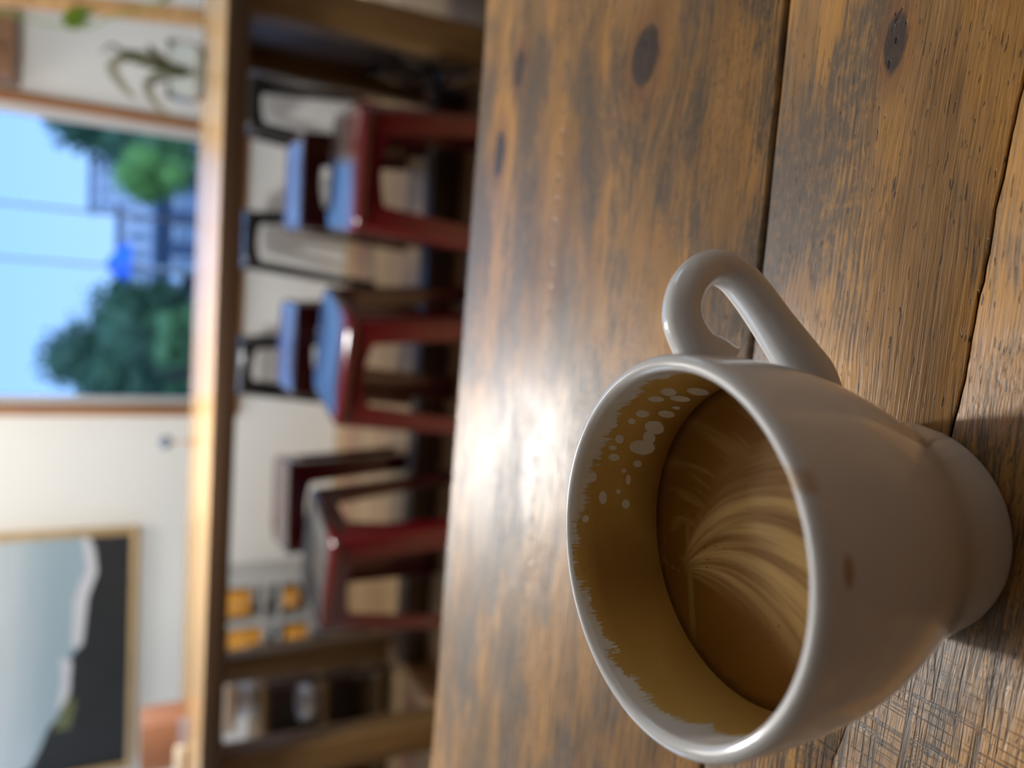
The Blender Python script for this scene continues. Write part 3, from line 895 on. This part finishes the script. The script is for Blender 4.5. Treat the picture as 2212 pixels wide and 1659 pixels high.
# trailing vine beside the leaning pole
vine = thing('trailing_vine', 'green vine with small fresh leaves trailing down beside the leaning pole', 'plant', (0.70, 2.86, 1.36))
bm = bmesh.new(); tube_bm(bm, catmull([(0.0, 0, 1.38), (0.02, -.02, 0.3), (-0.015, -.04, -0.22), (0.04, -.04, -0.36), (0.12, -.05, -0.51)], 8), 0.0025, 6)
from_bm('stem', bm, M_LEAF2, vine, True)
leaf(vine, [(-0.010, -.04, -0.235), (0.020, -.06, -0.262), (0.040, -.08, -0.318)], 0.022, M_LEAF2)
leaf(vine, [(-0.018, -.04, -0.255), (0.000, -.06, -0.275), (0.010, -.08, -0.31)], 0.014, M_LEAF2)
leaf(vine, [(0.115, -.05, -0.50), (0.150, -.06, -0.530), (0.160, -.08, -0.58)], 0.016, M_LEAF2)

# leaning pole
pole = thing('wooden_pole', 'pale square wooden pole leaning behind the trailing vine and leaves', 'pole', (0.93, 3.0, 0))
bm = bmesh.new(); add_box(bm, -0.028, 0.028, -0.02, 0.02, 0, 2.0, 0.003)
R = Matrix.Rotation(-0.085, 4, 'Y') @ Matrix.Rotation(-0.10, 4, 'X')
for v in bm.verts: v.co = R @ v.co
zmin = min(v.co.z for v in bm.verts)
for v in bm.verts: v.co.z -= zmin
auto(from_bm('shaft', bm, M_BEAM, pole))

# shelf box on the wall at the top right
cab = thing('wall_cabinet', 'brown wooden wall cabinet at the right of the window', 'cabinet', (0.98, YW, 1.335))
M_CAB = wood_simple('cabinet_wood', (0.30, 0.155, 0.075), (0.20, 0.10, 0.048), 0, 0.5, 25)
box('carcass', -0.335, 0.45, -0.20, -0.001, 0.0, 0.6, M_CAB, cab)
for x0, x1 in ((-0.33, -0.225), (-0.218, 0.11), (0.117, 0.445)):
    box('door', x0, x1, -0.218, -0.2005, 0.005, 0.595, M_CAB, cab)
    bm = bmesh.new(); tube_bm(bm, [(x1 - .02, -0.235, 0.06), (x1 - .02, -0.235, 0.13)], 0.004, 8)
    from_bm('handle', bm, M_STEEL, cab, True)

# dark bud on a thin stem, standing in a tiny holder
bud = thing('bud_stem', 'small slate blue flower head on a thin brown stem against the white wall', 'flower', (-0.535, 2.50, TT + 0.0005))
lathe('holder', [(0.0, 0), (0.012, 0), (0.013, 0.004), (0.007, 0.010), (0.004, 0.012), (0.0, 0.012)], M_CASING, bud, 20)
bm = bmesh.new(); tube_bm(bm, [(0, 0, 0.010), (0.002, 0, 0.035), (0, 0, 0.062)], 0.0022, 8); from_bm('stem', bm, M_CASING, bud, True)
bm = bmesh.new()
bmesh.ops.create_icosphere(bm, subdivisions=3, radius=0.020)
for v in bm.verts: v.co *= 1 + 0.30 * noise.noise(v.co * 140); v.co.z = v.co.z * 0.9 + 0.074
from_bm('flower_head', bm, plain('slate_blue_petals', (0.10, 0.13, 0.19), 0.6, 0.2, 80), bud, True)

# wooden caddy at the left end of the far table
cad = thing('wooden_caddy', 'reddish brown wooden box with a cream roll at the end of the far table', 'box', (-1.43, 2.40, TT + 0.0005))
M_CADDY = wood_simple('caddy_wood', (0.42, 0.20, 0.11), (0.30, 0.13, 0.07), 2, 0.5, 40)
for a in ((-0.075, 0.075, -0.06, -0.052, 0, 0.125), (-0.075, 0.075, 0.052, 0.06, 0, 0.125), (-0.075, -0.067, -0.0515, 0.0515, 0, 0.125), (0.067, 0.075, -0.0515, 0.0515, 0, 0.125), (-0.0665, 0.0665, -0.0515, 0.0515, 0, 0.008)):
    box('panel', *a, M_CADDY, cad, 0.0015)
box('base_strip', -0.085, 0.085, -0.072, -0.0605, 0, 0.022, plain('mauve_paint', (0.42, 0.36, 0.40), 0.5), cad, 0.0015)
rl_ = lathe('paper_roll', [(0.0, -0.05), (0.016, -0.05), (0.017, -0.047), (0.017, 0.047), (0.016, 0.05), (0.0, 0.05)], plain('cream_paper', (0.80, 0.68, 0.52), 0.7, 0.03), None, 24)
rl_.rotation_euler = (0, pi / 2, 0); rl_.location = (-1.475, 2.319, TT + 0.0175)
tag(rl_, 'short cream paper roll lying against the reddish wooden box', 'roll')

# ------------------------------------------------------------------ left: shelf with crockery, drawers; right: cabinet and jars
sh = thing('shelf_unit', 'dark brown wooden shelf unit with white crockery beyond the left end of the far table', 'shelf', (-1.75, 2.86, 0))
for a in ((-0.30, -0.275, -0.2, 0.12),): box('side_panel', a[0], a[1], a[2], a[3], 0, 0.477, M_DARKWOOD, sh)
box('back_panel', -0.2745, 0.30, 0.10, 0.12, 0.0, 0.477, M_DARKWOOD, sh)
for z in (0.03, 0.24, 0.455): box('shelf', -0.2745, 0.2745, -0.2, 0.0995, z, z + 0.022, M_POST, sh)
box('post', 0.2750, 0.30, -0.2, -0.18, 0, 0.477, M_DARKWOOD, sh)
M_WHITE = plain('white_china', (0.80, 0.80, 0.82), 0.25, 0.02)
M_CREAM = plain('cream_enamel', (0.78, 0.62, 0.48), 0.4, 0.03)


def bowlstack(x, y, z, k, r, lab):
    for i in range(k):
        o = lathe('bowl', [(0.0, 0.002), (r * .45, 0.0), (r * .5, 0.004), (r * .85, 0.02), (r, 0.042), (r * .965, 0.042), (r * .8, 0.022), (r * .45, 0.008), (0.0, 0.007)], M_WHITE, None, 32, (x, y, z + i * 0.0125))
        tag(o, lab % ('bottom', 'second', 'third', 'top')[i if i < k - 1 else 3], 'bowl', 'white bowls on the dark shelf unit')


bowlstack(-1.56, 2.78, 0.4775, 4, 0.068, 'white china bowl on the upper shelf of the dark unit, %s of its stack')
bowlstack(-1.60, 2.76, 0.2625, 3, 0.066, 'white china bowl on the middle shelf of the dark unit, %s of its stack')
tr = box('cream_tray', -1.65, -1.47, 2.71, 2.86, 0.585, 0.625, M_CREAM, None, 0.008)
tr.location.z = -0.026
tag(tr, 'cream enamel tray resting on top of the bowl stack in the dark unit', 'tray')
for x, y, nm_ in ((-1.49, 2.73, 'near the front edge'), (-1.50, 2.88, 'near the back panel')):
    j = lathe('glass_jar', [(0.0, 0), (0.028, 0), (0.031, 0.004), (0.031, 0.075), (0.025, 0.088), (0.026, 0.098), (0.023, 0.098), (0.022, 0.088), (0.028, 0.074), (0.028, 0.006), (0.0, 0.004)], M_GLASS, None, 32, (x, y, 0.0525))
    tag(j, 'clear glass jar on the lowest shelf of the dark unit, ' + nm_, 'jar', 'glass jars on the lowest shelf')

# grey drawer stand with orange fronts, against the front wall
dr = thing('drawer_stand', 'grey storage stand with orange compartments against the white wall', 'storage', (-1.555, 3.50, 0))
M_GREY = plain('grey_frame', (0.42, 0.42, 0.40), 0.5, 0.05)
M_OR = plain('orange_fronts', (0.72, 0.33, 0.045), 0.45, 0.05)
for xx in (-0.20, -0.012, 0.176): box('upright', xx, xx + 0.024, -0.12, 0.12, 0, 0.60, M_GREY, dr)
for z in (0.02, 0.155, 0.290, 0.360, 0.575):
    for x0, x1 in ((-0.1755, -0.0125), (0.0125, 0.1755)): box('shelf', x0, x1, -0.12, 0.12, z, z + 0.012, M_GREY, dr)
for x0, x1, z0, z1 in ((-0.165, -0.03, 0.372, 0.505), (0.045, 0.150, 0.425, 0.535), (-0.155, -0.045, 0.167, 0.262), (0.06, 0.135, 0.215, 0.285)):
    d_ = box('drawer', x0, x1, -0.115, 0.10, z0, z1, M_OR, dr, 0.004)
    bm = bmesh.new(); tube_bm(bm, [((x0 + x1) / 2 - .02, -0.122, (z0 + z1) / 2), ((x0 + x1) / 2 + .02, -0.122, (z0 + z1) / 2)], 0.003, 8)
    from_bm('handle', bm, M_GREY, d_, True)

# right cabinet seen behind the table's end frame
rc = thing('sideboard', 'dark olive brown wooden sideboard beyond the right end of the far table', 'cabinet', (1.42, 2.35, 0))
box('carcass', -0.33, 0.35, -0.30, 0.55, 0.05, 0.69, M_DARKWOOD, rc)
box('plinth', -0.31, 0.33, -0.27, 0.53, 0.0, 0.0495, M_EDGE, rc)
for a, b in ((-0.29, 0.115), (0.125, 0.54)): box('door', -0.348, -0.3305, a, b, 0.06, 0.68, M_EDGE, rc)
for i, (y_, lb) in enumerate(((2.14, 'nearer clear glass jar on the floor rail at the far table\'s right end'), (2.36, 'farther clear glass jar on the floor rail at the far table\'s right end'))):
    j = lathe('glass_jar', [(0.0, 0), (0.024, 0), (0.027, 0.004), (0.027, 0.17), (0.018, 0.20), (0.018, 0.23), (0.015, 0.23), (0.015, 0.20), (0.024, 0.168), (0.024, 0.006), (0.0, 0.004)], M_GLASS, None, 32, (0.629, y_, 0.0705))
    tag(j, lb, 'jar')

# ------------------------------------------------------------------ outside
GZ = -1.6
gr_ = struct(box('ground', -60, 60, 5.2, 120, GZ - 0.2, GZ, plain('street_asphalt', (0.10, 0.12, 0.15), 0.8, 0.15, 0.5), None, 0))
M_BARK = plain('bark', (0.09, 0.06, 0.04), 0.9, 0.2, 8)


def leaf_mat(nm, c):
    g = G(nm); n = g.noise(g.coord(), 1.2, 3)
    g.set(Base_Color=g.mix(g.ramp01(n, 0.35, 0.65), tuple(q * 0.45 for q in c), c), Roughness=0.6)
    return g.m


M_T = [leaf_mat('dark_green_leaves', (0.09, 0.17, 0.07)), leaf_mat('mid_green_leaves', (0.17, 0.30, 0.09)), leaf_mat('light_green_leaves', (0.30, 0.52, 0.10))]


def tree(x, y, blobs, mat, label, trunk=0.16, nl=520, name='tree', cat='tree', ls=0.16, group=None):
    t = thing(name, label, cat, (x, y, GZ), group=group)
    zt = max(b[2] for b in blobs) - GZ
    bm = bmesh.new()
    low = min(blobs, key=lambda b: b[2])
    tube_bm(bm, [(0, 0, 0), (0.05, 0, (low[2] - GZ) * .5), (low[0] - x, low[1] - y, low[2] - GZ), (blobs[0][0] - x, blobs[0][1] - y, zt)], [trunk, trunk * .8, trunk * .6, trunk * .15], 8)
    for b in blobs[1:]:
        tube_bm(bm, [(0.05, 0, (low[2] - GZ) * .6), (b[0] - x, b[1] - y, b[2] - GZ)], [trunk * .4, trunk * .1], 6)
    from_bm('trunk', bm, M_BARK, t, True)
    bm = bmesh.new()
    for (bx_, by_, bz_, r) in blobs:
        k = bmesh.ops.create_icosphere(bm, subdivisions=2, radius=r * 0.72)
        for v in k['verts']:
            v.co *= 1 + 0.35 * noise.noise(v.co * 2.2 / r + Vector((bx_, by_, bz_)))
            v.co += Vector((bx_ - x, by_ - y, bz_ - GZ))
        for i in range(nl):
            d = Vector((random.gauss(0, 1), random.gauss(0, 1), random.gauss(0, 1))).normalized()
            p = d * r * (0.62 + 0.42 * random.random() ** .7) * (1 + 0.25 * noise.noise(d * 2.5 + Vector((bx_, 0, bz_))))
            p += Vector((bx_ - x, by_ - y, bz_ - GZ))
            a = Vector((random.gauss(0, 1), random.gauss(0, 1), random.gauss(0, 1))).normalized() * ls * random.uniform(.6, 1.2)
            b = a.orthogonal().normalized() * ls * 0.45
            vs = [bm.verts.new(p - a * .5), bm.verts.new(p + b * .5 + d * .02), bm.verts.new(p + a * .5), bm.verts.new(p - b * .5 + d * .02)]
            bm.faces.new(vs)
    f_ = from_bm('foliage', bm, mat, t, recalc=False)
    f_['kind'] = 'stuff'
    return t


tree(-1.6, 18, [(-1.55, 18, 0.9, 1.15), (-2.35, 18.3, 1.15, .9), (-0.95, 18, 1.0, .65), (-1.9, 18, 1.75, .55), (-1.3, 18.2, 0.0, .9), (-2.5, 18, 0.1, .8), (-0.75, 17.8, 0.3, .45)], M_T[0], 'broad dark green tree outside the left half of the window')
tree(-1.75, 14, [(-1.62, 14, 1.72, .50), (-1.85, 13.4, 1.25, .4), (-1.95, 13.4, 0.75, .42)], M_T[0], 'rounded dark tree top at the left edge of the window', .1, 420, ls=.12)
tree(2.35, 16, [(2.35, 16, 1.75, .55), (2.15, 16, 1.15, .62), (2.45, 16, 0.55, .65), (2.0, 16.2, 0.55, .5), (2.6, 16.2, 2.15, .35)], M_T[0], 'dark ragged tree at the right edge of the window', .12, 420)
tree(1.15, 12, [(1.12, 12, 0.92, .26), (1.32, 12, 0.80, .26), (0.98, 12, 0.72, .20), (1.2, 12.1, 0.50, .3)], M_T[2], 'light green bush outside the right half of the window', .05, 300, 'bush', 'bush', .08)
tree(1.95, 13.5, [(1.75, 13.5, 0.62, .36), (2.0, 13.5, 0.35, .4), (1.5, 13.5, 0.25, .35)], M_T[1], 'mid green shrub behind the light green bush', .06, 300, 'shrub', 'bush', .1)
for i in range(3):
    tree(-2.2 + i * 0.55, 15.4 + (i % 2) * 0.8, [(-2.2 + i * .55, 15.4 + (i % 2) * 0.8, 0.25, .34), (-2.05 + i * .55, 15.4 + (i % 2) * 0.8, -0.15, .32)], M_T[1], ('yellow green shrub under the broad tree, at its left', 'yellow green shrub under the broad tree, at its middle', 'yellow green shrub under the broad tree, at its right')[i], .05, 220, 'shrub', 'bush', .1, 'shrubs under the broad tree')


M_FARPANE = plain('far_pane', (0.30, 0.34, 0.42), 0.3, 0.05)


def building(x0, x1, y, dpt, z1, mw, label, cols, rows, roofm, name='building'):
    t = thing(name, label, 'building', ((x0 + x1) / 2, y, GZ)); cx = (x0 + x1) / 2; H = z1 - GZ
    box('wall', x0 - cx, x1 - cx, 0, dpt, 0, H, mw, t, 0.01)
    box('roof', x0 - cx - .15, x1 - cx + .15, -.15, dpt + .15, H, H + .18, roofm, t, 0.02)
    W_ = (x1 - x0) / cols
    for i in range(cols):
        for j in range(rows):
            zz = H - (j + 1) * 1.5 + 0.35
            if zz < .3: continue
            o = box('window', x0 - cx + W_ * (i + .25), x0 - cx + W_ * (i + .75), -0.05, 0.02, zz, zz + .85, M_SASH, t, 0.01)
            box('pane', x0 - cx + W_ * (i + .3), x0 - cx + W_ * (i + .7), -0.06, -0.051, zz + .08, zz + .77, M_FARPANE, o, 0)
    return t


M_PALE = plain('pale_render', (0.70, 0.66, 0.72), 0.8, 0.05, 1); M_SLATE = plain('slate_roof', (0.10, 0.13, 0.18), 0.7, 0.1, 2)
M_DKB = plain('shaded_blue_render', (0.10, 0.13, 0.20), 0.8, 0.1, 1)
building(3.2, 7.0, 60, 5, 3.3, M_PALE, 'pale lavender house far behind the right half of the window', 4, 3, M_SLATE)
building(-0.9, 2.4, 40, 4, 1.35, M_PALE, 'pale low house far behind the middle of the window', 4, 2, M_SLATE)
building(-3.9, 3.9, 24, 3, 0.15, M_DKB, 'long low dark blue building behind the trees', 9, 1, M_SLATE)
# blue parasol
par = thing('blue_parasol', 'bright blue parasol in the street beside the middle mullion', 'parasol', (-0.12, 22.0, GZ))
M_BLUE = plain('bright_blue_cloth', (0.05, 0.22, 0.95), 0.7, 0.05)
lathe('canopy', [(0.0, 3.05), (0.15, 3.0), (0.48, 2.72), (0.58, 2.50), (0.56, 2.50), (0.0, 2.95)], M_BLUE, par, 10, smooth=False)
bm = bmesh.new(); tube_bm(bm, [(0, 0, 0), (0, 0, 2.98)], 0.03, 8); from_bm('pole', bm, M_SASH, par, True)
lathe('base', [(0, 0), (0.3, 0), (0.28, 0.08), (0.05, 0.12), (0, 0.12)], M_STEEL, par, 20)
# utility post
up_ = thing('street_post', 'slim grey street post rising behind the middle mullion', 'post', (-0.13, 18.5, GZ))
bm = bmesh.new(); tube_bm(bm, [(0, 0, 0), (0, 0, 2.35)], 0.07, 12); from_bm('shaft', bm, plain('galvanised_steel', (0.40, 0.42, 0.45), 0.5), up_, True)
lathe('cap', [(0.0, 2.40), (0.06, 2.38), (0.08, 2.352), (0.0, 2.352)], M_STEEL, up_, 16)
# white van
van = thing('van', 'small white van parked in the street beyond the left pane', 'van', (-0.60, 20.6, GZ))
M_VAN = plain('white_car_paint', (0.78, 0.80, 0.82), 0.3, 0.02)
bm = bmesh.new(); prof_ = [(-0.95, .35), (0.95, .35), (0.98, 0.85), (0.70, 0.98), (0.42, 1.58), (-0.90, 1.62), (-0.97, 1.50)]
a_ = [bm.verts.new((x, -0.7, z)) for x, z in prof_]; b_ = [bm.verts.new((x, 0.7, z)) for x, z in prof_]
bm.faces.new(a_); bm.faces.new(b_[::-1])
for k in range(7): bm.faces.new((a_[k], a_[(k + 1) % 7], b_[(k + 1) % 7], b_[k]))
bmesh.ops.bevel(bm, geom=bm.edges[:], offset=0.05, segments=2, affect='EDGES')
auto(from_bm('body', bm, M_VAN, van))
box('side_window', -0.1, 0.38, -0.715, -0.69, 1.0, 1.42, M_BLACK, van, 0.01)
box('side_window', -0.8, -0.2, -0.715, -0.69, 1.0, 1.42, M_BLACK, van, 0.01)
for xx in (-0.6, 0.6):
    for yy in (-0.62, 0.62):
        o = lathe('wheel', [(0.0, -.09), (0.16, -.09), (0.30, -.08), (0.32, -.05), (0.32, .05), (0.30, .08), (0.0, .09)], M_BLACK, van, 24)
        o.rotation_euler = (pi / 2, 0, 0); o.location = (xx, yy, 0.32)
